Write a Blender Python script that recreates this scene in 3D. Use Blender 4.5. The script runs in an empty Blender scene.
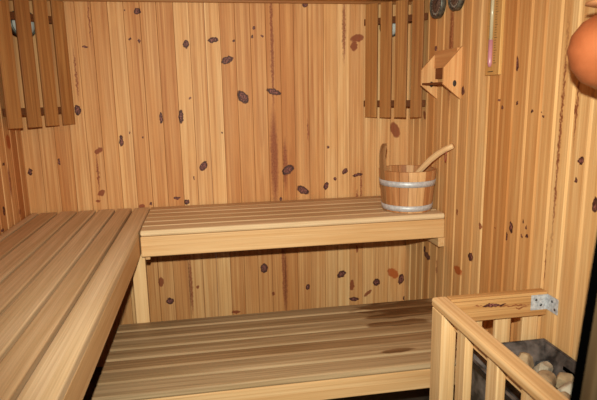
import bpy, bmesh, math, random
from mathutils import Vector, Matrix, Quaternion, noise as mnoise
SC = bpy.context.scene
COL = SC.collection
PI = math.pi
W = 2.05            # room width
ZF = -0.90          # floor (upper bench top is z = 0)
ZC = 1.06           # ceiling
YF = -2.40          # inner face of the front wall

KB= [(0.607, 1.003, 0.0175, 0.0175, 0, 0), (0.563, 0.868, 0.0065, 0.0065, 0, 0), (0.606, 0.858, 0.005, 0.009, 0, 0), (0.343, 0.83, 0.015, 0.006, 0, 0), (0.839, 0.843, 0.016, 0.02, 0, 0), (0.844, 0.57, 0.005, 0.006, 0, 0), (0.279, 0.521, 0.016, 0.0275, 0, 0), (0.362, 0.309, 0.025, 0.015, 30, 1), (0.358, 0.087, 0.0225, 0.016, 30, 1), (0.337, 0.045, 0.015, 0.0065, 0, 1), (0.479, 0.357, 0.011, 0.03, 0, 0), (0.689, 0.47, 0.009, 0.03, 0, 0), (0.792, 0.475, 0.013, 0.036, 0, 0), (0.895, 0.209, 0.018, 0.03, -35, 0), (0.745, 0.04, 0.02, 0.0078, 0, 0), (0.797, 0.016, 0.015, 0.0125, 0, 0), (0.607, 0.015, 0.0075, 0.01, 0, 0), (0.559, 0.006, 0.0175, 0.012, 0, 1), (0.977, 0.863, 0.0275, 0.016, 10, 0), (1.045, 0.762, 0.034, 0.018, 22, 0), (1.121, 0.57, 0.0264, 0.04, 35, 0), (1.288, 0.594, 0.042, 0.017, -15, 0), (1.192, 0.923, 0.008, 0.01, 0, 0), (1.18, 0.878, 0.0065, 0.01, 0, 0), (1.233, 0.883, 0.006, 0.008, 0, 0), (1.085, 0.858, 0.0072, 0.0075, 0, 0), (1.465, 1.042, 0.013, 0.015, 0, 0), (1.749, 0.872, 0.04, 0.021, 10, 1), (1.732, 0.831, 0.021, 0.0275, 0, 1), (1.355, 0.168, 0.039, 0.024, 35, 0), (1.438, 0.051, 0.0384, 0.0216, -30, 0), (1.571, 0.068, 0.014, 0.0216, -15, 0), (1.584, 0.288, 0.007, 0.008, 0, 0), (1.681, 0.149, 0.0132, 0.02, -40, 0), (1.755, 0.123, 0.03, 0.0105, 8, 0), (1.623, 0.105, 0.0072, 0.0108, 0, 0), (1.973, 0.371, 0.0276, 0.048, 25, 1), (2.08, 0.379, 0.015, 0.048, -10, 1), (0.019, 0.213, 0.0132, 0.018, 0, 0), (0.164, 0.259, 0.006, 0.019, 0, 0), (1.312, 0.006, 0.006, 0.009, 0, 0), (1.002, 0.383, 0.004, 0.006, 0, 0), (0.591, 0.374, 0.004, 0.005, 0, 0), (0.527, 0.397, 0.004, 0.006, 0, 0), (0.841, 0.146, 0.0045, 0.008, 0, 0), (0.545, 1.008, 0.004, 0.004, 0, 0), (1.284, 0.837, 0.011, 0.4, 0, 2), (1.281, 0.227, 0.026, 0.33, 0, 2), (1.340, 0.197, 0.016, 0.17, 0, 2), (0.288, 0.694, 0.006, 0.15, 0, 2), (1.676, 0.914, 0.012, 0.2, 0, 2), (0.35, 0.199, 0.008, 0.11, 0, 2), (1.752, -0.022, 0.009, 0.072, 0, 2), (0.374, 0.959, 0.0048, 0.125, 0, 2), (1.472, 0.385, 0.006, 0.072, 0, 2), (1.776, 0.035, 0.006, 0.15, 0, 2), (1.205, -0.39, 0.021, 0.0288, 0, 0), (0.671, -0.544, 0.0216, 0.0204, 0, 0), (0.63, -0.428, 0.015, 0.03, 0, 1), (1.035, -0.642, 0.0252, 0.0108, 0, 1), (0.829, -0.474, 0.009, 0.012, 0, 1), (1.255, -0.551, 0.0084, 0.012, 0, 1), (1.66, -0.461, 0.03, 0.0204, 35, 0), (1.458, -0.525, 0.0132, 0.0168, 0, 0), (1.874, -0.527, 0.0224, 0.024, -10, 0), (1.976, -0.479, 0.0455, 0.0276, -40, 3), (2.027, -0.521, 0.0182, 0.035, -10, 0), (1.736, -0.623, 0.0312, 0.0132, -8, 0), (1.822, -0.592, 0.0312, 0.0108, 40, 1), (2.055, -0.644, 0.014, 0.0168, 0, 0), (1.753, -0.315, 0.0072, 0.024, 0, 1), (1.324, -0.471, 0.018, 0.24, 0, 2), (0.791, -0.459, 0.012, 0.21, 0, 2), (1.315, -0.35, 0.012, 0.12, 0, 2), (1.723, -0.534, 0.014, 0.036, 0, 1)]
KR= [(-1.063, 0.674, 0.012, 0.028, -5, 0), (-1.241, 0.493, 0.008, 0.006, 0, 0), (-1.226, 0.506, 0.0072, 0.0036, 0, 0), (-1.174, 0.507, 0.0066, 0.0072, 0, 0), (-1.078, 0.534, 0.0077, 0.0072, 0, 0), (-0.953, 0.544, 0.0084, 0.0056, 0, 0), (-0.981, 0.517, 0.0091, 0.0072, 0, 0), (-0.67, -0.244, 0.042, 0.023, 0, 3), (-0.787, -0.145, 0.0252, 0.019, 0, 0), (-1.089, 0.067, 0.0132, 0.024, -15, 0), (-1.062, 0.024, 0.0091, 0.016, 0, 0), (-1.164, 0.108, 0.006, 0.0068, 0, 0), (-1.185, 0.09, 0.0072, 0.0072, 0, 0), (-1.191, 0.058, 0.009, 0.008, 0, 0), (-1.161, 0.05, 0.006, 0.008, 0, 0), (-0.856, 0.014, 0.0099, 0.016, 0, 1), (-1.444, 0.363, 0.014, 0.0138, -15, 0), (-1.429, 0.302, 0.007, 0.006, 0, 0), (-1.521, 0.24, 0.012, 0.024, 0, 0), (-0.281, -0.254, 0.0168, 0.018, 0, 0), (-0.317, -0.282, 0.039, 0.019, 10, 0), (-0.346, 0.79, 0.0132, 0.012, 0, 0), (-0.65, 0.581, 0.014, 0.02, 0, 0), (-0.231, 0.461, 0.0156, 0.025, -25, 1), (-0.641, 0.029, 0.01, 0.0125, 0, 1), (-0.976, 0.035, 0.0063, 0.004, 0, 1), (-1.398, 0.517, 0.0048, 0.018, 0, 1), (-1.335, 0.419, 0.008, 0.45, 0, 2), (-1.405, 0.547, 0.006, 0.18, 0, 2), (-0.515, 0.767, 0.0286, 0.3, 0, 2), (-1.307, 0.003, 0.0072, 0.105, 0, 2), (-0.44, -0.309, 0.012, 0.07, 0, 2)]
KL= [(-0.195, 0.383, 0.0286, 0.04, 15, 3), (-0.29, 0.291, 0.0156, 0.008, 0, 0), (-0.239, 0.2, 0.0156, 0.088, 0, 2), (-0.355, 0.085, 0.0132, 0.025, 8, 0), (-0.401, 0.008, 0.0156, 0.008, 0, 0), (-0.156, 0.038, 0.014, 0.016, 0, 2)]
CAM = (-0.167898, 0.195987, -0.018029, 533.466, 0.918927, -2.905614, 0.580307)
FLASH = 280
AMB = .25
WET = [(1.84, -.56, -.45, .30, .085), (1.80, -.655, -.45, .26, .045), (1.78, -.74, -.45, .20, .03), (1.64, -.99, -.45, .10, .02)]


# ------------------------------------------------------------------ materials
class NT:
    def __init__(s, name):
        s.m = bpy.data.materials.new(name); s.m.use_nodes = True
        s.t = s.m.node_tree; s.n = s.t.nodes; s.l = s.t.links
        s.b = s.n['Principled BSDF']
    def new(s, kind, **kw):
        n = s.n.new(kind)
        for k, v in kw.items(): setattr(n, k, v)
        return n
    def link(s, a, b): s.l.new(a, b)
    def math(s, op, a, b=None, c=None, clamp=False):
        n = s.new('ShaderNodeMath', operation=op, use_clamp=clamp)
        for i, v in enumerate((a, b, c)):
            if v is None: continue
            if isinstance(v, (int, float)): n.inputs[i].default_value = v
            else: s.link(v, n.inputs[i])
        return n.outputs[0]
    def ramp(s, v, stops, interp='LINEAR'):
        n = s.new('ShaderNodeValToRGB'); n.color_ramp.interpolation = interp
        e = n.color_ramp.elements
        while len(e) < len(stops): e.new(0.5)
        for k, (p, c) in enumerate(stops):
            e[k].position = p
            e[k].color = (*c, 1) if isinstance(c, tuple) else (c, c, c, 1)
        s.link(v, n.inputs[0]); return n.outputs[0]
    def mix(s, f, a, b, mode='MIX'):
        n = s.new('ShaderNodeMix', data_type='RGBA', blend_type=mode)
        for sock, v in ((n.inputs[0], f), (n.inputs[6], a), (n.inputs[7], b)):
            if isinstance(v, (int, float)): sock.default_value = v
            elif isinstance(v, tuple): sock.default_value = (*v, 1)
            else: s.link(v, sock)
        return n.outputs[2]

def srgb(r, g, b):
    f = lambda c: c / 12.92 if c <= .04045 else ((c + .055) / 1.055) ** 2.4
    return (f(r / 255), f(g / 255), f(b / 255))

def wood(name, light, dark, deep, tint_dark, tint_amt=.5, grain=1.0, rough=.55, ring=.35, knots=None, plane=None,
         small_knots=0.0, wet=None, coat=0.0, mottled=.35, streaky=.5):
    t = NT(name)
    gc = t.new('ShaderNodeAttribute', attribute_name='gc').outputs['Vector']
    sd = t.new('ShaderNodeAttribute', attribute_name='seed').outputs['Fac']
    def noise(scale, vec, det=3, dist=0.0, nscale=1.0):
        mp = t.new('ShaderNodeMapping'); mp.inputs['Scale'].default_value = scale
        t.link(vec, mp.inputs[0])
        n = t.new('ShaderNodeTexNoise'); n.inputs['Scale'].default_value = nscale
        n.inputs['Detail'].default_value = det; n.inputs['Distortion'].default_value = dist
        t.link(mp.outputs[0], n.inputs['Vector']); return n.outputs[0]
    # growth rings: distance from a wandering pith, cut lengthways
    mp = t.new('ShaderNodeMapping'); mp.inputs['Scale'].default_value = (1, 1, .11)
    t.link(gc, mp.inputs[0])
    wv = t.new('ShaderNodeTexWave', wave_type='RINGS', rings_direction='Z', wave_profile='SAW')
    wv.inputs['Scale'].default_value = 26 * grain; wv.inputs['Distortion'].default_value = 4.0
    wv.inputs['Detail'].default_value = 2; wv.inputs['Detail Scale'].default_value = .35
    t.link(mp.outputs[0], wv.inputs['Vector'])
    rings = t.ramp(wv.outputs['Fac'], [(0, 0.0), (.7, .35), (.93, 1.0), (1, .15)])
    fine = noise((240, 240, 4), gc, 3)
    streak = noise((70, 70, .9), gc, 2)
    broad = noise((26, 26, 1.3), gc, 3, .6)
    blot = noise((9, 9, 4), gc, 2, .5)
    c = t.mix(t.ramp(broad, [(.34, 0.0), (.64, 1.0)]), light, dark)
    c = t.mix(t.math('MULTIPLY', t.ramp(streak, [(.40, 0.0), (.70, 1.0)]), streaky), c, deep)
    c = t.mix(t.math('MULTIPLY', rings, ring), c, deep)
    c = t.mix(t.math('MULTIPLY', t.ramp(fine, [(.42, 0.0), (.75, 1.0)]), .32), c, deep)
    c = t.mix(t.math('MULTIPLY', t.ramp(blot, [(.5, 0.0), (.75, 1.0)]), mottled), c, dark)
    c = t.mix(t.math('MULTIPLY', sd, tint_amt), c, t.mix(1.0, c, tint_dark, 'MULTIPLY'))
    bumpsrc = t.math('ADD', t.math('MULTIPLY', rings, .4), fine)
    if small_knots:
        vo = t.new('ShaderNodeTexVoronoi'); vo.inputs['Scale'].default_value = 1
        mk = t.new('ShaderNodeMapping'); mk.inputs['Scale'].default_value = (11, 11, 4.2)
        t.link(gc, mk.inputs[0]); t.link(mk.outputs[0], vo.inputs['Vector'])
        sel = t.math('GREATER_THAN', t.new('ShaderNodeSeparateColor').outputs[0], 1 - small_knots)
        t.link(vo.outputs['Color'], sel.node.inputs[0].links[0].from_node.inputs[0])
        k = t.math('MULTIPLY', t.ramp(vo.outputs['Distance'], [(.06, 1.0), (.16, 0.0)]), sel)
        c = t.mix(t.math('MULTIPLY', k, .8), c, srgb(70, 36, 22))
    if knots:
        geo = t.new('ShaderNodeNewGeometry').outputs['Position']
        sp = t.new('ShaderNodeSeparateXYZ'); t.link(geo, sp.inputs[0])
        cb = t.new('ShaderNodeCombineXYZ')
        t.link(sp.outputs[0 if plane == 'back' else 1], cb.inputs[0]); t.link(sp.outputs[2], cb.inputs[1])
        nz = t.new('ShaderNodeTexNoise'); nz.inputs['Scale'].default_value = 60; nz.inputs['Detail'].default_value = 2
        t.link(geo, nz.inputs['Vector'])
        vm = t.new('ShaderNodeVectorMath', operation='MULTIPLY_ADD')
        t.link(nz.outputs['Color'], vm.inputs[0]); vm.inputs[1].default_value = (.020, .020, 0)
        vm.inputs[2].default_value = (-.010, -.010, 0)
        ad = t.new('ShaderNodeVectorMath', operation='ADD'); t.link(vm.outputs[0], ad.inputs[0]); t.link(cb.outputs[0], ad.inputs[1])
        fl = t.new('ShaderNodeVectorMath', operation='MULTIPLY'); t.link(ad.outputs[0], fl.inputs[0]); fl.inputs[1].default_value = (1, 1, 0)
        P = fl.outputs[0]
        acc = {0: None, 1: None, 2: None, 3: None}
        for (a, z, ra, rz, ang, kind) in knots:
            mp = t.new('ShaderNodeMapping', vector_type='TEXTURE')
            mp.inputs['Location'].default_value = (a, z, 0)
            mp.inputs['Rotation'].default_value = (0, 0, math.radians(ang))
            mp.inputs['Scale'].default_value = (ra, rz, 1)
            t.link(P, mp.inputs[0])
            ln = t.new('ShaderNodeVectorMath', operation='LENGTH'); t.link(mp.outputs[0], ln.inputs[0])
            acc[kind] = ln.outputs['Value'] if acc[kind] is None else t.math('MINIMUM', acc[kind], ln.outputs['Value'])
        kn = t.new('ShaderNodeTexNoise'); kn.inputs['Scale'].default_value = 150; kn.inputs['Detail'].default_value = 2
        t.link(geo, kn.inputs['Vector'])
        if acc[2] is not None:
            f = t.math('MULTIPLY', t.ramp(acc[2], [(.5, 1.0), (1.0, 0.0)]), t.ramp(kn.outputs[0], [(.3, .45), (.6, .95)]))
            c = t.mix(f, c, srgb(124, 60, 34))
        if acc[1] is not None:
            c = t.mix(t.ramp(acc[1], [(.8, .85), (1.2, .3), (1.9, 0.0)]), c, srgb(120, 48, 22))
        if acc[3] is not None:
            c = t.mix(t.ramp(acc[3], [(.8, .9), (1.15, 0.0)]), c, srgb(165, 78, 30))
        if acc[0] is not None:
            d = acc[0]
            c = t.mix(t.ramp(d, [(.95, .8), (1.35, .42), (2.3, 0.0)]), c, srgb(126, 62, 28))
            kc = t.mix(t.ramp(kn.outputs[0], [(.40, 0.0), (.68, 1.0)]), srgb(56, 22, 20), srgb(150, 92, 84))
            c = t.mix(t.ramp(d, [(.72, .95), (1.08, 0.0)]), c, kc)
            rim = t.ramp(d, [(.50, 0.0), (.80, .9), (1.08, 0.0)])
            c = t.mix(rim, c, srgb(38, 20, 18))
    rv = rough
    if wet:
        geo2 = t.new('ShaderNodeNewGeometry').outputs['Position']
        wn = t.new('ShaderNodeTexNoise'); wn.inputs['Scale'].default_value = 9; wn.inputs['Detail'].default_value = 4
        mw = t.new('ShaderNodeMapping'); mw.inputs['Scale'].default_value = (.6, 2.2, 1); t.link(geo2, mw.inputs[0]); t.link(mw.outputs[0], wn.inputs['Vector'])
        best = None
        for (x, y, z, rx, ry) in wet:
            mp = t.new('ShaderNodeMapping', vector_type='TEXTURE'); mp.inputs['Location'].default_value = (x, y, z)
            mp.inputs['Scale'].default_value = (rx, ry, .2); t.link(geo2, mp.inputs[0])
            ln = t.new('ShaderNodeVectorMath', operation='LENGTH'); t.link(mp.outputs[0], ln.inputs[0])
            best = ln.outputs['Value'] if best is None else t.math('MINIMUM', best, ln.outputs['Value'])
        w = t.ramp(t.math('ADD', best, t.math('MULTIPLY', t.math('SUBTRACT', wn.outputs[0], .5), 2.2)), [(.7, 1.0), (.95, 0.0)])
        c = t.mix(t.math('MULTIPLY', w, .8), c, t.mix(1.0, c, srgb(150, 112, 78), 'MULTIPLY'))
        rr = t.new('ShaderNodeMapRange'); rr.inputs[3].default_value = rough; rr.inputs[4].default_value = .3
        t.link(w, rr.inputs[0]); t.link(rr.outputs[0], t.b.inputs['Roughness'])
    else:
        t.b.inputs['Roughness'].default_value = rough
    t.link(c, t.b.inputs['Base Color'])
    t.b.inputs['Specular IOR Level'].default_value = .28
    t.b.inputs['Coat Weight'].default_value = coat; t.b.inputs['Coat Roughness'].default_value = .35
    bp = t.new('ShaderNodeBump'); bp.inputs['Strength'].default_value = .25; bp.inputs['Distance'].default_value = .002
    t.link(bumpsrc, bp.inputs['Height']); t.link(bp.outputs[0], t.b.inputs['Normal'])
    return t.m

def plain(name, c1, c2=None, rough=.6, metal=0.0, scale=30, bump=0.0, lo=.35, hi=.65, spec=None):
    t = NT(name)
    if c2:
        tc = t.new('ShaderNodeTexCoord').outputs['Object']
        n = t.new('ShaderNodeTexNoise'); n.inputs['Scale'].default_value = scale; n.inputs['Detail'].default_value = 5
        t.link(tc, n.inputs['Vector'])
        t.link(t.ramp(n.outputs[0], [(lo, c1), (hi, c2)]), t.b.inputs['Base Color'])
        if bump:
            bp = t.new('ShaderNodeBump'); bp.inputs['Strength'].default_value = bump; bp.inputs['Distance'].default_value = .004
            t.link(n.outputs[0], bp.inputs['Height']); t.link(bp.outputs[0], t.b.inputs['Normal'])
    else:
        t.b.inputs['Base Color'].default_value = (*c1, 1)
    t.b.inputs['Roughness'].default_value = rough; t.b.inputs['Metallic'].default_value = metal
    if spec is not None: t.b.inputs['Specular IOR Level'].default_value = spec
    return t.m

BSPL = [0, 6, 11, 16, 20, 26]
def back_group(g):
    lo, hi = EB[BSPL[g]] - .001, EB[BSPL[g + 1]] + .001
    near = [k for k in KB if k[0] + 2.4 * max(k[2], k[3] if k[5] != 2 else 0) > lo and k[0] - 2.4 * max(k[2], k[3] if k[5] != 2 else 0) < hi]
    return wood('pine_back_wall', srgb(234, 190, 136), srgb(214, 160, 104), srgb(166, 104, 56), srgb(218, 186, 154), .9, ring=.42, knots=near, plane='back', mottled=.6, rough=.6)
EB = [0, .078, .155, .232, .31, .386, .464, .540, .619, .700, .783, .860, .938, 1.015, 1.093, 1.172, 1.252, 1.328, 1.401, 1.48, 1.563, 1.637, 1.71, 1.789, 1.867, 1.945, 2.05]
pine_back = [back_group(g) for g in range(5)]
pine_right = wood('pine_right_wall', srgb(240, 202, 148), srgb(224, 174, 116), srgb(186, 126, 72), srgb(218, 188, 158), .9, ring=.32, knots=KR, plane='right', mottled=.6, rough=.6)
pine_left = wood('pine_left_wall', srgb(230, 182, 128), srgb(208, 154, 98), srgb(170, 110, 62), srgb(214, 178, 150), .8, ring=.22, knots=KL, plane='left', mottled=.6, rough=.6)
pine_plain = wood('pine_panelling', srgb(226, 168, 106), srgb(204, 140, 80), srgb(170, 102, 52), srgb(214, 178, 150), .7, ring=.25, small_knots=.12)
bench_wood = wood('bench_wood', srgb(230, 200, 164), srgb(210, 178, 138), srgb(160, 122, 84), srgb(212, 190, 168), .7, streaky=.28, ring=.3, small_knots=.03)
bench_rail_wood = wood('bench_front_rail_wood', srgb(222, 184, 138), srgb(208, 164, 114), srgb(176, 122, 72), srgb(230, 210, 190), .5, streaky=.25, ring=.45, grain=.8)
step_wood = wood('step_bench_wood', srgb(206, 178, 142), srgb(176, 146, 110), srgb(122, 92, 62), srgb(196, 172, 150), .8, ring=.3,
                 wet=WET)
shade_wood = wood('shade_wood', srgb(190, 138, 82), srgb(168, 112, 60), srgb(124, 72, 34), srgb(210, 186, 164), .6, ring=.5)
batten_wood = wood('batten_wood', srgb(120, 70, 36), srgb(104, 58, 28), srgb(80, 42, 20), srgb(200, 180, 160), .4)
barrier_wood = wood('barrier_wood', srgb(236, 200, 154), srgb(220, 176, 124), srgb(182, 130, 80), srgb(220, 194, 168), .6, ring=.4)
bucket_wood = wood('bucket_wood', srgb(234, 190, 140), srgb(210, 160, 110), srgb(170, 116, 72), srgb(196, 158, 130), .9, ring=.3)
handle_wood = wood('handle_wood', srgb(244, 210, 166), srgb(228, 186, 138), srgb(180, 126, 78), srgb(220, 200, 180), .4, ring=.3)
ear_wood = wood('ear_wood', srgb(172, 130, 88), srgb(150, 106, 68), srgb(122, 80, 48), srgb(220, 200, 180), .4, ring=.3)
holder_wood = wood('holder_wood', srgb(226, 176, 122), srgb(206, 148, 94), srgb(180, 112, 64), srgb(220, 196, 170), .4, ring=.35)
holder_dark = wood('holder_dark_wood', srgb(150, 88, 46), srgb(128, 70, 34), srgb(96, 50, 24), srgb(220, 196, 170), .4)
zinc = plain('zinc', srgb(204, 202, 206), srgb(180, 176, 180), .5, .25, 60)
bracket_metal = plain('galvanised_steel', srgb(206, 206, 210), srgb(164, 164, 170), .55, .15, 90, .3)
stove_metal = plain('stove_steel', srgb(46, 42, 42), srgb(128, 118, 116), .55, .35, 22, .3, .38, .72)
stove_dark = plain('stove_dark', srgb(24, 21, 21), srgb(44, 34, 32), .6, .4, 12)
stone_mats = [plain('stone_pale', srgb(204, 190, 170), srgb(158, 144, 126), .85, 0, 28, .6),
              plain('stone_buff', srgb(188, 160, 126), srgb(136, 110, 84), .85, 0, 24, .6),
              plain('stone_dark', srgb(76, 74, 76), srgb(48, 46, 50), .8, 0, 30, .6)]
clay = plain('terracotta', srgb(184, 104, 64), srgb(160, 84, 48), .42, 0, 14, .1)
clay_lip = plain('terracotta_lip', srgb(214, 150, 104), srgb(196, 128, 84), .5, 0, 20, .1)
gauge_metal = plain('gauge_metal', srgb(118, 116, 106), srgb(70, 66, 60), .45, .5, 70)
gauge_face = plain('gauge_face', srgb(112, 92, 82), srgb(66, 44, 42), .5, 0, 90, 0, .4, .6)
ink = plain('ink', srgb(40, 28, 26), rough=.6)
ink_pale = plain('pale_ink', srgb(190, 184, 172), rough=.5)
lamp_glass = plain('lamp_opal_glass', srgb(196, 196, 190), rough=.25)
lamp_base_m = plain('lamp_base', srgb(58, 42, 32), srgb(40, 30, 24), .5, 0, 30)
leather = plain('leather_cord', srgb(140, 62, 44), rough=.6)
black_m = plain('flat_black', (.0006, .0005, .0005), rough=1, spec=.0)  # near-zero flat black without gloss
frame_wood = wood('door_frame_wood', srgb(96, 76, 52), srgb(84, 64, 42), srgb(66, 50, 34), srgb(220, 200, 180), .3)
tube_white = plain('tube_glass', srgb(184, 168, 138), rough=.2)
tube_pink = plain('tube_pink', srgb(184, 122, 134), rough=.3)
scale_wood = wood('scale_board_wood', srgb(214, 168, 104), srgb(200, 150, 88), srgb(176, 120, 66), srgb(220, 196, 170), .3)
screw_m = plain('screw_metal', srgb(90, 88, 90), rough=.35, metal=.8)
water_m = plain('bucket_inside', srgb(120, 84, 58), srgb(92, 60, 42), .5, 0, 20)
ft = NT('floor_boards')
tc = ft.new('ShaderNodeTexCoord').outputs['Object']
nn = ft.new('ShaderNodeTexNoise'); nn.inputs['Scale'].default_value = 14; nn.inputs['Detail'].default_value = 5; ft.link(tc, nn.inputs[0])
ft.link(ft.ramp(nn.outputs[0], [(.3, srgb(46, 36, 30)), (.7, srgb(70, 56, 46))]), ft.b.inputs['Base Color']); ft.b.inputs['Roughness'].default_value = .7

stained_rail = wood('stained_rail_wood', srgb(216, 170, 116), srgb(192, 142, 88), srgb(150, 98, 54), srgb(220, 194, 168), .5, ring=.5,
                    knots=[(1.850, -.132, .045, .0055, 0, 0), (1.925, -.141, .075, .004, -3, 2), (1.79, -.128, .02, .003, 0, 2), (1.95, -.150, .035, .003, 4, 2)], plane='back')
# ------------------------------------------------------------------ mesh helpers
random.seed(7)
class MB:
    """collects boards and solids that carry grain coordinates; build() links them as ONE mesh object"""
    lower_sharp = False
    def __init__(s): s.v = []; s.f = []; s.gc = []; s.sd = []; s.sm = []
    def _add(s, vs, fs, gcs, seed, smooth=False):
        o = len(s.v); s.v += [tuple(v) for v in vs]; s.gc += [tuple(g) for g in gcs]; s.sd += [seed] * len(vs)
        s.f += [tuple(i + o for i in f) for f in fs]; s.sm += [smooth] * len(fs)
    def board(s, lo, hi, axis=2, r=.003, seg=2, M=None, seed=None, ends=True):
        """box lo..hi, grain along axis, long arrises rounded by r"""
        lo = Vector(lo); hi = Vector(hi); c = (lo + hi) / 2; h = (hi - lo) / 2
        a = axis; b, d = [(1, 2), (2, 0), (0, 1)][a]
        r = min(r, h[b] * .95, h[d] * .95)
        k_ = s.lower_sharp
        prof = []
        if r <= 0: prof = [(-h[b], -h[d]), (h[b], -h[d]), (h[b], h[d]), (-h[b], h[d])]
        else:
            for cx, cy, a0 in ((h[b] - r, h[d] - r, 0), (-h[b] + r, h[d] - r, 90), (-h[b] + r, -h[d] + r, 180), (h[b] - r, -h[d] + r, 270)):
                for k in range(seg + 1):
                    if k_ and cy < 0 and d == 2: cx_, cy_, r__ = (cx / abs(cx) * h[b], -h[d], 0)
                    elif k_ and cx < 0 and b == 2: cx_, cy_, r__ = (-h[b], cy / abs(cy) * h[d], 0)
                    else: cx_, cy_, r__ = cx, cy, r
                    t = math.radians(a0 + 90 * k / seg); prof.append((cx_ + r__ * math.cos(t) + (1e-5 * k if r__ == 0 else 0), cy_ + r__ * math.sin(t)))
        n = len(prof); e = min(r * .6, h[a] * .3) if ends else 0
        off = Vector((random.uniform(0, 9), random.uniform(0, 9), random.uniform(0, 9)))
        pith = (random.uniform(-.06, .06), random.uniform(.02, .12))
        vs = []; gs = []
        rings = [(-h[a], e), (-h[a] + e, 0), (h[a] - e, 0), (h[a], e)] if e > 0 else [(-h[a], 0), (h[a], 0)]
        for pos, ins in rings:
            for (pb, pd) in prof:
                kb = 1 - ins / h[b]; kd = 1 - ins / h[d]
                p = Vector((0, 0, 0)); p[a] = pos; p[b] = pb * kb; p[d] = pd * kd
                q = p + c
                vs.append(M @ q if M else q)
                gs.append((pb + pith[0] + round(off.x), pd + pith[1] + round(off.y), pos + off.z * 7))
        # grain: keep x,y near the pith so rings show; offset only by small whole shifts baked into z
        gs = [(g[0] - round(off.x), g[1] - round(off.y), g[2]) for g in gs]
        fs = []
        m = len(rings)
        for k in range(m - 1):
            for i in range(n):
                j = (i + 1) % n; fs.append((k * n + i, k * n + j, (k + 1) * n + j, (k + 1) * n + i))
        fs.append(tuple(reversed(range(n)))); fs.append(tuple((m - 1) * n + i for i in range(n)))
        s._add(vs, fs, gs, random.random() if seed is None else seed)
        return s
    def prism(s, poly, axis, t0, t1, seed=None, grain=2, M=None):
        """polygon (in the two other axes) extruded along axis"""
        b, d = [(1, 2), (2, 0), (0, 1)][axis]; n = len(poly); vs = []; gs = []
        oz = random.uniform(0, 60); off = random.uniform(-.05, .05); pd0 = random.uniform(.015, .09)
        full = []
        for t in (t0, t1):
            for (pb, pd) in poly:
                p = Vector((0, 0, 0)); p[axis] = t; p[b] = pb; p[d] = pd; full.append(p)
        cen = sum(full, Vector((0, 0, 0))) / len(full)
        ext = [max(q[k] for q in full) - min(q[k] for q in full) for k in range(3)]
        others = [k for k in range(3) if k != grain]; others.sort(key=lambda k: -ext[k])
        for t in (t0, t1):
            for (pb, pd) in poly:
                p = Vector((0, 0, 0)); p[axis] = t; p[b] = pb; p[d] = pd
                gs.append((p[others[0]] - cen[others[0]] + off, p[others[1]] - cen[others[1]] + pd0, p[grain] + oz)); vs.append(M @ p if M else p)
        fs = [tuple(reversed(range(n))), tuple(range(n, 2 * n))] + [(i, (i + 1) % n, n + (i + 1) % n, n + i) for i in range(n)]
        s._add(vs, fs, gs, random.random() if seed is None else seed); return s
    def lathe(s, prof, seg=40, c=(0, 0, 0), M=None, a0=0, a1=2 * PI, seed=.3, smooth=True):
        c = Vector(c); vs = []; gs = []; full = abs(a1 - a0 - 2 * PI) < 1e-6; m = seg if full else seg + 1
        for i in range(m):
            t = a0 + (a1 - a0) * i / seg
            for (r, z) in prof:
                p = Vector((r * math.cos(t), r * math.sin(t), z)); vs.append(M @ (p + c) if M else p + c); gs.append((r * math.cos(t), r * math.sin(t), z))
        k = len(prof); fs = []
        for i in range(seg):
            j = (i + 1) % m
            for q in range(k - 1): fs.append((i * k + q, j * k + q, j * k + q + 1, i * k + q + 1))
        s._add(vs, fs, gs, seed, smooth); return s
    def tube(s, pts, rad, seg=10, seed=.3, flat=1.0, up=Vector((0, 0, 1))):
        pts = [Vector(p) for p in pts]; n = len(pts); vs = []; gs = []; L = 0
        for i, p in enumerate(pts):
            t = (pts[min(i + 1, n - 1)] - pts[max(i - 1, 0)]).normalized()
            x = t.cross(up); x = x.normalized() if x.length > 1e-4 else Vector((1, 0, 0)); y = x.cross(t)
            r = rad[i] if isinstance(rad, (list, tuple)) else rad
            if i: L += (p - pts[i - 1]).length
            for k in range(seg):
                a = 2 * PI * k / seg; q = x * math.cos(a) * r * flat + y * math.sin(a) * r
                vs.append(p + q); gs.append((r * math.cos(a) + .02, r * math.sin(a) + .03, L))
        fs = [tuple(reversed(range(seg))), tuple((n - 1) * seg + k for k in range(seg))]
        for i in range(n - 1):
            for k in range(seg):
                j = (k + 1) % seg; fs.append((i * seg + k, i * seg + j, (i + 1) * seg + j, (i + 1) * seg + k))
        s._add(vs, fs, gs, seed, True); return s
    def build(s, name, mat, parent=None):
        me = bpy.data.meshes.new(name); inv = None
        vs = s.v
        if parent is not None:
            inv = parent_world(parent).inverted(); vs = [tuple(inv @ Vector(v)) for v in vs]
        me.from_pydata(vs, [], s.f)
        for p, sm in zip(me.polygons, s.sm): p.use_smooth = sm
        a = me.attributes.new('gc', 'FLOAT_VECTOR', 'POINT'); a.data.foreach_set('vector', [c for g in s.gc for c in g])
        a = me.attributes.new('seed', 'FLOAT', 'POINT'); a.data.foreach_set('value', s.sd)
        bm = bmesh.new(); bm.from_mesh(me); bmesh.ops.recalc_face_normals(bm, faces=bm.faces[:]); bm.to_mesh(me); bm.free()
        me.materials.append(mat); me.validate()
        o = bpy.data.objects.new(name, me); COL.objects.link(o)
        if parent is not None: o.parent = parent
        return o

def parent_world(o):
    m = o.matrix_basis.copy()
    return parent_world(o.parent) @ m if o.parent else m
def thing(name, label, cat, loc=(0, 0, 0), group=None):
    o = bpy.data.objects.new(name, None); COL.objects.link(o); o.location = loc
    o.empty_display_size = .05
    o.matrix_basis = Matrix.Translation(loc)
    o['label'] = label; o['category'] = cat
    if group: o['group'] = group
    return o
def struct(o, label, cat):
    o['kind'] = 'structure'; o['label'] = label; o['category'] = cat; return o

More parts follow.
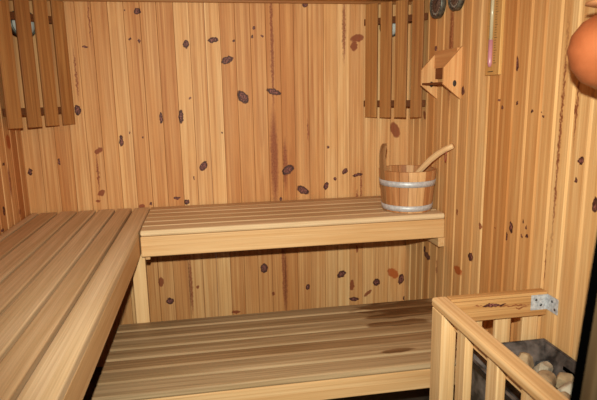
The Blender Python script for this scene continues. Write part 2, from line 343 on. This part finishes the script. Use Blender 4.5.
# ------------------------------------------------------------------ room shell
ER = [0, .088, .176, .264, .352, .44, .527, .622, .710, .794, .872, .959, 1.054, 1.144, 1.226, 1.305, 1.39, 1.475, 1.56, 1.65, 1.74, 1.83, 1.92, 2.01, 2.1, 2.2, 2.3, 2.4]
EL = [i * .082 for i in range(29)] + [2.4]
ng = random.Random(11)
def wall_boards(edges, kind, tints=None):
    m = MB()
    for i in range(len(edges) - 1):
        a, b = edges[i], edges[i + 1]; sd = ng.random() ** 1.3
        if tints and i in tints: sd = tints[i]
        g = .0008 if kind == 'back' else .0032
        if kind == 'back':
            a = -.03 if i == 0 else a; b = W + .03 if i == len(edges) - 2 else b
            m.prism([(a + .0003, .03), (b - .0003, .03), (b - .0003, .003), (b - g - .0008, 0), (a + g + .0008, 0), (a + .0003, .003)], 2, ZF, ZC, sd)
        elif kind == 'right':  # a shallow step at each joint, as on shadow-gap matchboard
            m.prism([(W + .03, -a), (W + .03, -b), (W + .008, -b + .0004), (W + .005, -b + .004), (W, -b + .012), (W, -a - .004), (W + .008, -a - .0004)], 2, ZF, ZC, sd)
        else:
            m.prism([(-.03, -a), (-.03, -b), (-.008, -b + .0004), (0, -b + .006), (0, -a - .006), (-.008, -a - .0004)], 2, ZF, ZC, sd)
    return m
o = wall_boards(EB, 'back', {15: .6, 16: .9, 7: .7}).build('wall_back', pine_back[0])
for mt in pine_back[1:]: o.data.materials.append(mt)
for p_ in o.data.polygons:
    for g in range(5):
        if p_.center.x > EB[BSPL[g]]: p_.material_index = g
struct(o, 'back wall of vertical knotty pine boards behind the upper bench', 'wall')
struct(wall_boards(ER, 'right').build('wall_right', pine_right), 'right wall of vertical grooved pine boards beside the stove', 'wall')
struct(wall_boards(EL, 'left').build('wall_left', pine_left), 'left wall of vertical pine boards along the long upper bench', 'wall')
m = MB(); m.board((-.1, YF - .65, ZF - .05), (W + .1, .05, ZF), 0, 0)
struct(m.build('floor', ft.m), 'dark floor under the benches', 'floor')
m = MB()
for i in range(27): m.board((-.03 + i * .08, YF, ZC), (-.03 + (i + 1) * .08 - .002, .03, ZC + .03), 1, .002)
struct(m.build('ceiling', pine_plain), 'ceiling of pine boards above the walls', 'ceiling')
m = MB(); m.board((.0, -.018, ZC - .014), (W, -.0002, ZC - .0002), 0, .003, seed=.9)
struct(m.build('trim_1', shade_wood), 'thin pine strip where back wall meets the ceiling', 'trim')
# front wall with the doorway the picture is taken through
OX0, OX1 = .50, 1.352
m = MB()
for k in range(6): m.board((-.03 + k * .088, YF - .06, ZF), (-.03 + (k + 1) * .088 - .001, YF, ZC), 2, .003)
x = OX1 + .105
while x < W + .02: m.board((x, YF - .06, ZF), (min(x + .087, W + .03), YF, ZC), 2, .003); x += .088
m.board((OX0, YF - .06, .98), (OX1 + .104, YF, ZC), 0, .003)
struct(m.build('wall_front', pine_plain), 'front wall of pine boards around the doorway', 'wall')
LEAN = Matrix.Translation((1.3235, 0, .23)) @ Matrix.Rotation(.075, 4, 'Y') @ Matrix.Translation((-1.3235, 0, -.23))
m = MB(); m.board((1.3235, YF - .032, ZF), (OX1 + .034, YF - .001, .96), 2, .003, M=LEAN)
o = m.build('trim_2', frame_wood); struct(o, 'blurred wooden door frame upright at the right edge of the picture', 'door frame')
m = MB(); m.board((1.3198, YF - .016, ZF), (1.3228, YF - .003, .96), 2, .0005, M=LEAN)
struct(m.build('trim_3', black_m), 'thin black strip beside the wooden door frame at the right edge', 'door seal')  # thin black strip along the left side of the frame upright

# ------------------------------------------------------------------ benches
gaps = [.0, .045, .14, .235, .33, .427, .513, .605]
ben = thing('sauna_bench', 'long upper slatted bench of pale wood running along the left wall', 'bench', (.3, -1.2, ZF), 'upper benches')
m = MB()
for i in range(len(gaps) - 1):
    a, b = gaps[i], gaps[i + 1]; a += .006; b -= .006
    if i == len(gaps) - 2: b = .6005
    y1 = -.006 - random.uniform(0, .010)
    m.lower_sharp = i == len(gaps) - 2
    m.board((a, -2.385, -.028), (b, y1, 0), 1, .006 if i < 6 else .009, 3, seed=[.5, .9, .35, .45, .15, .6, .1][i])
m.build('seat', bench_wood, ben)
m = MB(); m.board((.574, -2.385, -.118), (.6005, -.006, -.0283), 1, .0015, 1, seed=.15); m.build('front_rail', bench_rail_wood, ben)
for y in (-.4, -1.3, -2.2):
    m = MB(); m.board((.006, y - .02, -.10), (.573, y + .02, -.029), 0, .003); m.build('cross_bearer', bench_wood, ben)
for (x, y) in ((.555, -.47), (.50, -2.3)):
    m = MB(); m.board((x, y - .018, ZF), (x + .060, y + .018, -.1185), 2, .003, seed=.1); m.build('leg', bench_rail_wood, ben)

bb = thing('sauna_bench', 'shorter upper slatted bench of pale wood across the back wall, bucket on it', 'bench', (1.33, -.27, ZF), 'upper benches')
D2 = .535
m = MB(); nb = 6; pit = (D2 - .012) / nb
for i in range(nb):
    y1 = -.012 - i * pit; y0 = -.012 - (i + 1) * pit + .007
    if i == nb - 1: y0 = -D2
    m.board((.606 + (0 if i < nb - 1 else .001), y0, -.028), (2.042, y1, 0), 0, .006 if i < nb - 1 else .009, 3, seed=[.9, .4, .6, .3, .5, .0][i])
m.build('seat', bench_wood, bb)
m = MB(); m.board((.607, -D2 + .001, -.122), (2.042, -D2 + .026, -.029), 0, .005, 3, seed=.15); m.build('front_rail', bench_rail_wood, bb)
for x in (.9, 1.5):
    m = MB(); m.board((x - .02, -D2 + .0275, -.10), (x + .02, -.006, -.029), 1, .003); m.build('cross_bearer', bench_wood, bb)
m = MB(); m.board((.618, -.50, -.145), (.640, -.478, -.1225), 1, .003); m.build('corner_block', bench_rail_wood, bb)
m = MB(); m.board((2.012, -D2 + .002, -.168), (2.046, -.004, -.1225), 1, .003, seed=.1); m.build('wall_cleat', bench_rail_wood, bb)

ZL = -.45
st = thing('step_bench', 'lower slatted bench of darker worn wood with a wet patch at its right end', 'bench', (1.26, -.8, ZF))
m = MB(); nb = 7; yb = -.485; yf = -1.112; pit = (yb - yf) / nb
for i in range(nb):
    y1 = yb - i * pit; y0 = yb - (i + 1) * pit + .010
    if i == nb - 1: y0 = yf
    m.board((.474, y0, ZL - .028), (2.040, y1, ZL), 0, .008, 3, seed=[.7, .8, .5, .6, .9, .3, .25][i])
m.build('seat', step_wood, st)
m = MB(); m.board((.476, yf + .001, ZL - .110), (2.038, yf + .026, ZL - .029), 0, .005, 3, seed=.1); m.build('front_rail', bench_rail_wood, st)
m = MB(); m.board((.476, yb - .026, ZL - .110), (2.038, yb - .002, ZL - .029), 0, .005, 3); m.build('back_rail', step_wood, st)
for x in (.49, 1.98):
    m = MB(); m.board((x, yf + .0265, ZL - .10), (x + .035, yb - .0265, ZL - .029), 1, .003); m.build('cross_bearer', step_wood, st)
    for y in (yf + .03, yb - .07):
        m = MB(); m.board((x, y, ZF), (x + .035, y + .04, ZL - .1005), 2, .003); m.build('leg', step_wood, st)

# ------------------------------------------------------------------ stove barrier
ZR = -.10
br = thing('stove_guard_rail', 'pale wooden guard railing around the stove, meeting the right wall', 'railing', (1.68, -1.33, ZF))
m = MB(); m.board((1.640, -2.02, ZR - .032), (1.694, -1.302, ZR), 1, .009, 3, seed=.35); m.build('top_rail', barrier_wood, br)
m = MB(); m.board((1.6945, -1.340, ZR - .012), (W - .003, -1.302, ZR), 0, .003, 2, seed=.1)
m.board((1.6945, -1.340, ZR - .085), (W - .003, -1.318, ZR - .0125), 0, .003, 2, seed=.5); m.build('top_rail', stained_rail, br)
m = MB(); m.board((1.683, -2.02, ZR - .085), (1.694, -1.386, ZR - .0325), 1, .002, 2, seed=.6); m.build('inner_rail', barrier_wood, br)
m = MB(); m.board((1.642, -1.384, ZF), (1.694, -1.304, ZR - .0325), 2, .004, 2, seed=.05); m.build('post', barrier_wood, br)
for y in (-1.520, -1.70, -1.865, -2.018):
    m = MB(); m.board((1.655, y, ZF), (1.6825, y + .055, ZR - .0325), 2, .003, 2, seed=.1); m.build('baluster', barrier_wood, br)
for x in (1.765, 1.872, 1.975):
    m = MB(); m.board((x, -1.3175, ZF), (x + .058, -1.300, ZR - .0125), 2, .003, 2, seed=.1); m.build('baluster', barrier_wood, br)
m = MB(); m.board((1.985, -1.3425, ZR - .062), (W - .003, -1.3403, ZR - .008), 0, 0)
m.board((W - .005, -1.398, ZR - .062), (W - .0025, -1.3403, ZR - .008), 1, 0)
bk = m.build('bracket', bracket_metal, br); bk['label'] = 'grey metal angle bracket'
def disc(m, c, nrm, r, d=.002, seg=12):
    q = Vector(nrm).to_track_quat('Z', 'Y').to_matrix().to_4x4(); M = Matrix.Translation(Vector(c)) @ q
    m.lathe([(.00001, 0), (r, 0), (r, d * .5), (r * .7, d), (.00001, d)], seg, M=M, smooth=False); return m
for c, nn in (((2.003, -1.3426, ZR - .025), (0, -1, 0)), ((2.022, -1.3426, ZR - .045), (0, -1, 0)), ((W - .0052, -1.368, ZR - .025), (-1, 0, 0)), ((W - .0052, -1.385, ZR - .048), (-1, 0, 0))):
    disc(MB(), c, nn, .0045).build('screw', screw_m, bk)

# ------------------------------------------------------------------ stove
sx0, sx1, sy0, sy1, sz = 1.725, 2.042, -1.93, -1.346, -.268
sv = thing('sauna_stove', 'dark steel sauna stove with an open stone tray behind the guard rail', 'stove', ((sx0 + sx1) / 2, (sy0 + sy1) / 2, ZF))
m = MB(); t_ = .008
m.board((sx0 + .02, sy0 + .02, ZF + .06), (sx1 - .02, sy1 - .02, sz - .20), 2, .01, 3); m.build('firebox', stove_dark, sv)
m = MB()
for lo, hi in (((sx0, sy0, sz - .26), (sx0 + t_, sy1, sz)), ((sx1 - t_, sy0, sz - .26), (sx1, sy1, sz)), ((sx0 + t_, sy0, sz - .26), (sx1 - t_, sy0 + t_, sz)), ((sx0 + t_, sy1 - t_, sz - .26), (sx1 - t_, sy1, sz))):
    m.board(lo, hi, 2, .001, 1)
m.build('casing', stove_metal, sv)
# sloping inner hopper with two slots
def quad_plate(m, a, b, c, d, th=.004):
    a, b, c, d = map(Vector, (a, b, c, d)); n = (b - a).cross(d - a).normalized() * th
    vs = [a, b, c, d, a - n, b - n, c - n, d - n]
    m._add(vs, [(0, 1, 2, 3), (7, 6, 5, 4), (0, 4, 5, 1), (1, 5, 6, 2), (2, 6, 7, 3), (3, 7, 4, 0)], vs, .5)
ix0, ix1, iy0, iy1 = sx0 + t_, sx1 - t_, sy0 + t_, sy1 - t_; e = .045; zb = sz - .097
m = MB()
quad_plate(m, (ix0, iy1, sz - .004), (ix1, iy1, sz - .004), (ix1 - e, iy1 - e * 2.2, zb), (ix0 + e, iy1 - e * 2.2, zb))
quad_plate(m, (ix1, iy0, sz - .004), (ix1 - e, iy0 + e, zb), (ix1 - e, iy1 - e * 2.2, zb), (ix1, iy1, sz - .004))
quad_plate(m, (ix0, iy1, sz - .004), (ix0 + e, iy1 - e * 2.2, zb), (ix0 + e, iy0 + e, zb), (ix0, iy0, sz - .004))
quad_plate(m, (ix0, iy0, sz - .004), (ix0 + e, iy0 + e, zb), (ix1 - e, iy0 + e, zb), (ix1, iy0, sz - .004))
quad_plate(m, (ix0 + e, iy0 + e, zb), (ix0 + e, iy1 - e * 2.2, zb), (ix1 - e, iy1 - e * 2.2, zb), (ix1 - e, iy0 + e, zb))
m.build('stone_tray', stove_metal, sv)
for yy in (-1.52, -1.64, -1.76):
    c0 = Vector((ix1 - e * .35, yy, sz - .004 - .083 * .35)) + Vector((-.0045, 0, .0016))
    M = Matrix.Translation(c0)
    m = MB(); m.board((-.002, -.028, -.006), (.002, .028, .006), 1, .0005, 1, M=M); m.build('slot', black_m, sv)
m = MB(); m.tube([(sx0 - .004, sy1 + .0, sz - .008), (sx0 - .004, sy0, sz - .008)], .007, 10); m.build('rim', stove_dark, sv)
for (x, y) in ((sx0 + .03, sy0 + .03), (sx1 - .06, sy0 + .03), (sx0 + .03, sy1 - .06), (sx1 - .06, sy1 - .06)):
    m = MB(); m.board((x, y, ZF), (x + .03, y + .03, ZF + .0598), 2, .002); m.build('leg', stove_dark, sv)

def stone(c, r, sq, mat, label, seed, rot):
    rs = random.Random(seed); bm = bmesh.new(); bmesh.ops.create_icosphere(bm, subdivisions=3, radius=1)
    cuts = [(Vector((rs.uniform(-1, 1), rs.uniform(-1, 1), rs.uniform(-1, 1))).normalized(), rs.uniform(.55, .78)) for _ in range(11)]
    for v in bm.verts:
        p = v.co.copy()
        for n, d in cuts:
            k = p.dot(n)
            if k > d: p -= n * (k - d) * .92
        p *= 1 + .06 * mnoise.noise(p * 2.5 + Vector((seed, 0, 0)))
        v.co = Vector((p.x * r * sq[0], p.y * r * sq[1], p.z * r * sq[2]))
    me = bpy.data.meshes.new('stove_stone'); bm.to_mesh(me); bm.free()
    for p in me.polygons: p.use_smooth = False
    me.materials.append(mat); o = bpy.data.objects.new('stove_stone', me); COL.objects.link(o)
    o.location = c; o.rotation_euler = rot
    o['label'] = label; o['category'] = 'stone'; o['group'] = 'stones in the stove tray'
    return o
SS = [((1.928, -1.408, -.314), .032, 1, 'buff stone at the back of the stove tray, nearest the wall-side guard rail'),
      ((1.958, -1.468, -.316), .034, 0, 'whitish angular stone second from the back of the stove tray'),
      ((1.928, -1.535, -.314), .034, 1, 'brownish stone close behind the guard rail in the middle of the stove tray'),
      ((1.990, -1.530, -.318), .031, 1, 'buff stone nearest the right wall in the stove tray'),
      ((1.958, -1.602, -.312), .037, 0, 'largest whitish stone of the visible heap in the stove tray'),
      ((1.994, -1.422, -.330), .028, 2, 'small dark grey stone at the back right of the stove tray'),
      ((1.862, -1.430, -.316), .032, 0, 'pale stone in the back left corner of the tray, behind the guard rail'),
      ((1.862, -1.505, -.316), .034, 1, 'tan stone left of the middle of the tray'),
      ((1.868, -1.585, -.316), .034, 0, 'light stone left of the largest whitish stone'),
      ((1.893, -1.660, -.316), .036, 1, 'tan stone in front of the largest whitish stone'),
      ((1.975, -1.683, -.316), .034, 2, 'dark stone under the right slope near the tray front'),
      ((1.815, -1.650, -.316), .034, 2, 'dark stone by the left side of the tray'),
      ((1.925, -1.740, -.316), .034, 0, 'pale stone near the tray front'),
      ((1.840, -1.740, -.316), .034, 1, 'buff stone near the front left of the tray'),
      ((1.880, -1.820, -.316), .034, 0, 'pale stone at the very front of the tray')]
for k, (c, r, mi, lab) in enumerate(SS):
    stone(c, r * 1.18, (1.0, .95, .86), stone_mats[mi], lab, 31 + k * 7, (k * .7, k * 1.3, k * 2.1))


# ------------------------------------------------------------------ bucket and ladle
BX, BY = 1.902, -.385
bu = thing('sauna_bucket', 'wooden stave bucket with two zinc hoops on the right end of upper bench', 'bucket', (BX, BY, .0005))
R0, R1, H = .122, .142, .205
m = MB(); NS = 20; rs = random.Random(5)
z0 = .0015
for i in range(NS):
    if i == 10: continue
    a0 = 2 * PI * i / NS + .0; a1 = 2 * PI * (i + 1) / NS - .012
    k = 3; vs = []; gs = []; sd = rs.random(); oz = rs.uniform(0, 40)
    for (r, z) in ((R0, z0), (R1, H), (R1 - .014, H), (R0 - .014, z0)):
        for q in range(k + 1):
            t = a0 + (a1 - a0) * q / k; vs.append((BX + r * math.cos(t), BY + r * math.sin(t), z)); gs.append(((t - a0) * .13, .03 + r * .3, z + oz))
    fs = []
    for ring in range(4):
        nx = (ring + 1) % 4
        for q in range(k): fs.append((ring * (k + 1) + q, ring * (k + 1) + q + 1, nx * (k + 1) + q + 1, nx * (k + 1) + q))
    fs.append(tuple(r_ * (k + 1) for r_ in (0, 1, 2, 3))); fs.append(tuple(r_ * (k + 1) + k for r_ in (3, 2, 1, 0)))
    m._add(vs, fs, gs, .0 if i == 15 else sd*.7+.3, False)
m.build('staves', bucket_wood, bu)
m = MB(); m.lathe([(.00001, .014), (R0 - .0145, .014), (R0 - .0145, .026), (.00001, .026)], 32, (BX, BY, 0)); m.build('bottom', water_m, bu)
def hoop(z, hh):
    r_ = lambda zz: R0 + (R1 - R0) * (zz - z0) / (H - z0)
    m = MB(); m.lathe([(r_(z) + .0006, z), (r_(z) + .0030, z), (r_(z + hh) + .0030, z + hh), (r_(z + hh) + .0006, z + hh), (r_(z) + .0006, z)], 56, (BX, BY, 0))
    m.build('hoop', zinc, bu)
hoop(.010, .027); hoop(.130, .028)
# the one tall stave that serves as the carrying ear
ta = 2 * PI * 10.5 / NS; ca, sa = math.cos(ta), math.sin(ta)
m = MB(); prof = [(-.021, z0, R0), (.021, z0, R0), (.0225, H, R1), (.022, H + .03, R1 + .003), (.019, H + .07, R1 + .006), (.021, H + .100, R1 + .004), (.018, H + .122, R1 - .002), (.006, H + .132, R1 - .006),
                 (-.010, H + .130, R1 - .006), (-.020, H + .118, R1 - .002), (-.021, H + .095, R1 + .004), (-.019, H + .07, R1 + .006), (-.022, H + .03, R1 + .003), (-.0225, H, R1)]
vs = []; gs = []; n = len(prof)
for dr in (0, -.014):
    for (s_, z, r_) in prof: vs.append((BX + ca * (r_ + dr) - sa * s_, BY + sa * (r_ + dr) + ca * s_, z)); gs.append((s_ + .02, .04 + dr, z + 3))
fs = [tuple(range(n)), tuple(reversed(range(n, 2 * n)))] + [(i, (i + 1) % n, n + (i + 1) % n, n + i) for i in range(n)]
m._add(vs, fs, gs, .6); m.build('tall_ear_stave', ear_wood, bu)

# ladle: bowl inside the bucket, curved handle leaning out over the rim to the right
la = thing('sauna_ladle', 'wooden ladle with curved pale handle leaning out of the bucket', 'ladle', (BX, BY, .03))
hp = [(1.868, -.365, .060), (1.898, -.395, .120), (1.930, -.430, .180), (1.950, -.470, .222), (1.968, -.510, .262), (1.990, -.550, .296), (2.008, -.580, .317), (2.026, -.622, .336)]

m = MB(); m.tube(hp, [.010, .012, .0135, .0145, .015, .015, .0145, .012], 12, flat=.85); m.build('handle', handle_wood, la)
m = MB(); m.lathe([(.00001, -.020), (.022, -.016), (.036, .0), (.041, .026), (.037, .026), (.032, .002), (.02, -.011), (.00001, -.014)], 24, (1.845, -.340, .054)); m.build('bowl', handle_wood, la)
a = Vector(hp[-2]); loop = []
for k in range(17):
    t = 2 * PI * k / 16; loop.append(a + Vector((.004 + .002 * math.cos(t), -.004 + .009 * math.sin(t), -.024 - .038 * -math.cos(t) * 1.0)))
m = MB(); m.tube([a + Vector((.002, -.003 + .008 * math.sin(2 * PI * k / 20), -.022 + .036 * math.cos(2 * PI * k / 20))) for k in range(21)], .0022, 6); lo_ = m.build('cord_loop', leather, la); lo_['label'] = 'reddish leather cord loop'

# ------------------------------------------------------------------ corner lamps and slatted shades
def shade(side):
    A = .265
    if side == 'L': base = Vector((0, -A, 0)); d = Vector((1, 1, 0)).normalized(); lab = 'slatted brown wooden lamp shade set across the upper left corner'
    else: base = Vector((W - A, 0, 0)); d = Vector((1, -1, 0)).normalized(); lab = 'slatted brown wooden lamp shade set across the upper right corner'
    nrm = Vector((d.y, -d.x, 0))      # towards the room
    M = Matrix(((d.x, nrm.x, 0, base.x), (d.y, nrm.y, 0, base.y), (0, 0, 1, 0), (0, 0, 0, 1)))
    L = A * math.sqrt(2)
    th = thing('lamp_shade', lab, 'lamp shade', (base + d * L / 2) + Vector((0, 0, .44)), 'corner lamp shades')
    m = MB()
    ss = SL if side == 'L' else SR
    for i, (s0, s1) in enumerate(ss):
        m.board((s0, .002, .447 + [.0, .0, .002, .003][i % 4]), (s1, .015, ZC - .018), 2, .002, 2, M=M, seed=[.2, .7, .4, .6][i % 4])
    m.build('slat_panel', shade_wood, th)
    for z in (.505, .935):
        m = MB(); m.board((.004 if side == 'R' else .02, -.012, z), (L - (.004 if side == 'L' else .015), .0015, z + .034), 0, .002, 2, M=M, seed=.5); m.build('batten', batten_wood, th)
    return M, L, th
SL = [(.026, .094), (.119, .188), (.208, .276), (.298, .363)]
SR = [(.019, .090), (.108, .173), (.194, .260), (.286, .347)]

shade('L'); shade('R')
def corner_lamp(c, d, lab, s=1.0):
    th = thing('corner_lamp', lab, 'lamp', c, 'corner lamps')
    q = Vector(d).to_track_quat('Z', 'Y').to_matrix().to_4x4(); M = Matrix.Translation(Vector(c)) @ q @ Matrix.Scale(s, 4)
    m = MB(); m.lathe([(.00001, -.045), (.050, -.045), (.075, -.040), (.075, .0), (.00001, .0)], 32, M=M); m.build('base', lamp_base_m, th)
    m = MB(); m.lathe([(.078, .0005), (.081, .006), (.078, .014), (.070, .016), (.0695, .0005)], 32, M=M); m.build('rim', gauge_metal, th)
    m = MB(); m.lathe([(.069, .001), (.068, .014), (.058, .028), (.040, .040), (.02, .046), (.00001, .047)], 32, M=M); m.build('glass_dome', lamp_glass, th)
corner_lamp((.092, -.092, .930), (1, -1, 0), 'pale oval lamp behind the slatted shade in the upper left corner', .82)
corner_lamp((1.918, -.045, .925), (0, -1, 0), 'pale round lamp behind the slatted shade in the upper right corner', .66)

# ------------------------------------------------------------------ small wooden wall holder
ho = thing('wall_holder', 'small pale wooden holder with two pointed side panels on the right wall', 'shelf', (W, -.50, .62))
def side_panel(y, out, zt, zb, zo1, zo0):
    m = MB(); m.prism([(zt, W - .0006), (zo1, W - out), (zo0, W - out), (zb, W - .0006)], 1, y - .006, y + .006, seed=.1); return m.build('side_panel', holder_wood, ho)
HN, HF = -.625, -.375
p1 = side_panel(HN, .085, .775, .545, .685, .612); p2 = side_panel(HF, .085, .775, .545, .685, .612)
for p_, y in ((p1, HN), (p2, HF)):
    m = MB(); M = Matrix.Translation((W - .032, y - .0062, .615)) @ Matrix.Rotation(PI / 2, 4, 'X')
    m.lathe([(.00001, 0), (.009, 0), (.007, .0006), (.00001, .0009)], 14, M=M @ Matrix.Diagonal((1, 1.6, 1, 1)), smooth=False)
    k = m.build('knot', lamp_base_m, p_); k['label'] = 'dark knot in the panel'
m = MB(); m.board((W - .020, HN + .0065, .690), (W - .0006, HF - .0065, .770), 1, .002, 2, seed=.1); m.build('back_board', holder_wood, ho)
m = MB(); m.board((W - .014, HN + .0065, .640), (W - .0006, HF - .0065, .6895), 1, .002, 2, seed=.9); m.build('lower_board', holder_dark, ho)
m = MB(); m.board((W - .082, HN + .0065, .612), (W - .0006, HF - .0065, .622), 1, .002, 2, seed=.9); m.build('shelf', holder_dark, ho)

# ------------------------------------------------------------------ round gauges
def gauge(c, r, lab, tilt, ndl):
    th = thing('dial_gauge', lab, 'gauge', c, 'round gauges on the right wall')
    q = (Matrix.Translation(Vector(c)) @ Matrix.Rotation(tilt, 4, 'Z') @ Vector((-1, 0, 0)).to_track_quat('Z', 'Y').to_matrix().to_4x4())
    m = MB(); m.lathe([(.00001, 0), (r, 0), (r, .022), (r * .97, .026), (r * .88, .026), (r * .86, .020), (.00001, .020)], 40, M=q); m.build('case', gauge_metal, th)
    m = MB(); m.lathe([(r * .855, .0203), (r * .85, .0206), (.00001, .0206)], 40, M=q); f = m.build('dial', gauge_face, th)
    m = MB()
    for k in range(24):
        a = 2 * PI * k / 24; M = q @ Matrix.Rotation(a, 4, 'Z'); w = .0022 if k % 2 else .003
        m.board((r * .64, -w / 2, .0207), (r * (.74 if k % 2 else .78), w / 2, .0212), 0, 0, M=M)
    m.build('scale_marks', ink_pale, f)
    m = MB(); m.board((-.010, -.002, .0213), (r * .6, .002, .022), 0, 0, M=q @ Matrix.Rotation(ndl, 4, 'Z')); m.build('needle', ink, th)
gauge((W - .0015, -.384, .990), .067, 'left of two round dark dial gauges at the top of the right wall', 0, .7)
gauge((W - .0015, -.580, .990), .060, 'right of two round dark dial gauges at the top of the right wall', 0, 2.2)

# ------------------------------------------------------------------ stick thermometer
tm = thing('stick_thermometer', 'long thin wooden board thermometer with pink tube on the right wall', 'thermometer', (W, -.91, .64))
y0, y1, zt = -.962, -.858, .640
m = MB(); m.board((W - .013, y0, zt), (W - .0008, y1, 1.02), 2, .002, 2, seed=.1); m.build('scale_board', scale_wood, tm)
yc = (y0 + y1) / 2 + .010
m = MB(); m.tube([(W - .0175, yc, .775), (W - .0175, yc, 1.0)], .007, 12); m.build('glass_tube', tube_white, tm)
m = MB(); m.tube([(W - .0175, yc, .672), (W - .0175, yc, .683), (W - .0175, yc, .69), (W - .0175, yc, .7748)], [.005, .0085, .009, .009], 12); o = m.build('column', tube_pink, tm); o['label'] = 'pink lower part of the tube'
for sgn in (-1, 1):
    m = MB()
    for k in range(34):
        z = .685 + k * .0095; w = (.020 if k % 5 == 0 else .012) * (1 if sgn < 0 else .6)
        ya, yb_ = sorted((yc + sgn * .018, yc + sgn * (.018 + w))); m.board((W - .0136, ya, z), (W - .0131, yb_, z + .0018), 1, 0)
    m.build('scale_marks', ink, tm)
m = MB()
m.board((W - .0136, yc - .02, .652), (W - .0131, yc + .02, .655), 1, 0)
m.build('printed_line', ink, tm)

# ------------------------------------------------------------------ hanging clay pot
PC = Vector((1.89, -1.738, .670)); PR = .096
po = thing('clay_pot', 'round orange terracotta pot hanging high on the right wall', 'pot', PC)
m = MB(); m.lathe([(.00001, -PR), (.035, -PR * .95), (.070, -PR * .76), (.095, -PR * .42), (.105, 0), (.098, PR * .38), (.076, PR * .70), (.050, PR * .86), (.036, PR * .93), (.030, PR * .93), (.045, PR * .80), (.09, PR * .3), (.098, 0), (.06, -PR * .75), (.00001, -PR * .92)], 48, PC); m.build('body', clay, po)
m = MB(); m.lathe([(.034, PR * .935), (.034, PR * .98), (.054, PR * 1.06), (.074, PR * 1.12), (.072, PR * 1.17), (.050, PR * 1.12), (.028, PR * 1.0), (.029, PR * .935)], 40, PC); m.build('flared_neck', clay_lip, po)
m = MB(); m.tube([PC + Vector((.0, 0, PR * 1.0)), PC + Vector((.0, 0, PR * 1.9)), Vector((W - .04, PC.y, PC.z + PR * 2.35)), Vector((W - .001, PC.y, PC.z + PR * 2.35))], .0045, 8); m.build('hanging_hook', gauge_metal, po)


# ------------------------------------------------------------------ camera
yaw, pitch, roll, fpx = CAM[:4]; cpos = Vector(CAM[4:7])
cyw, syw = math.cos(yaw), math.sin(yaw)
f_ = Vector((-syw * math.cos(pitch), cyw * math.cos(pitch), -math.sin(pitch)))
r_ = Vector((cyw, syw, 0)); u_ = r_.cross(f_)
r2 = math.cos(roll) * r_ + math.sin(roll) * u_; u2 = -math.sin(roll) * r_ + math.cos(roll) * u_
cd = bpy.data.cameras.new('camera'); cam = bpy.data.objects.new('camera', cd); COL.objects.link(cam); SC.camera = cam
R3 = Matrix((r2, u2, -f_)).transposed(); cam.matrix_world = Matrix.Translation(cpos) @ R3.to_4x4()
cd.sensor_width = 36; cd.lens = fpx / 597 * 36; cd.clip_start = .05
cd.shift_x = 0
cd.dof.use_dof = True; cd.dof.focus_distance = 2.4; cd.dof.aperture_fstop = (cd.lens / 1000) / .0045

# ------------------------------------------------------------------ lights: the camera's flash, weak room light behind
ld = bpy.data.lights.new('camera_flash', 'SPOT'); lo = bpy.data.objects.new('camera_flash', ld); COL.objects.link(lo)
ld.energy = FLASH; ld.shadow_soft_size = .018; ld.spot_size = math.radians(92); ld.spot_blend = 1; ld.color = (1, 1.03, .86)
lp = cpos + u2 * .15 - r2 * .01
lo.matrix_world = Matrix.Translation(lp) @ Matrix((r2, u2, -f_)).transposed().to_4x4()
w = bpy.data.worlds.new('world'); SC.world = w; w.use_nodes = True
w.node_tree.nodes['Background'].inputs[0].default_value = (1, .86, .70, 1); w.node_tree.nodes['Background'].inputs[1].default_value = AMB
SC.view_settings.view_transform = 'Standard'; SC.view_settings.look = 'None'; SC.view_settings.gamma = 1
SC.view_settings.exposure = 0; SC.view_settings.use_curve_mapping = False
SC.cycles.max_bounces = 8; SC.cycles.diffuse_bounces = 5
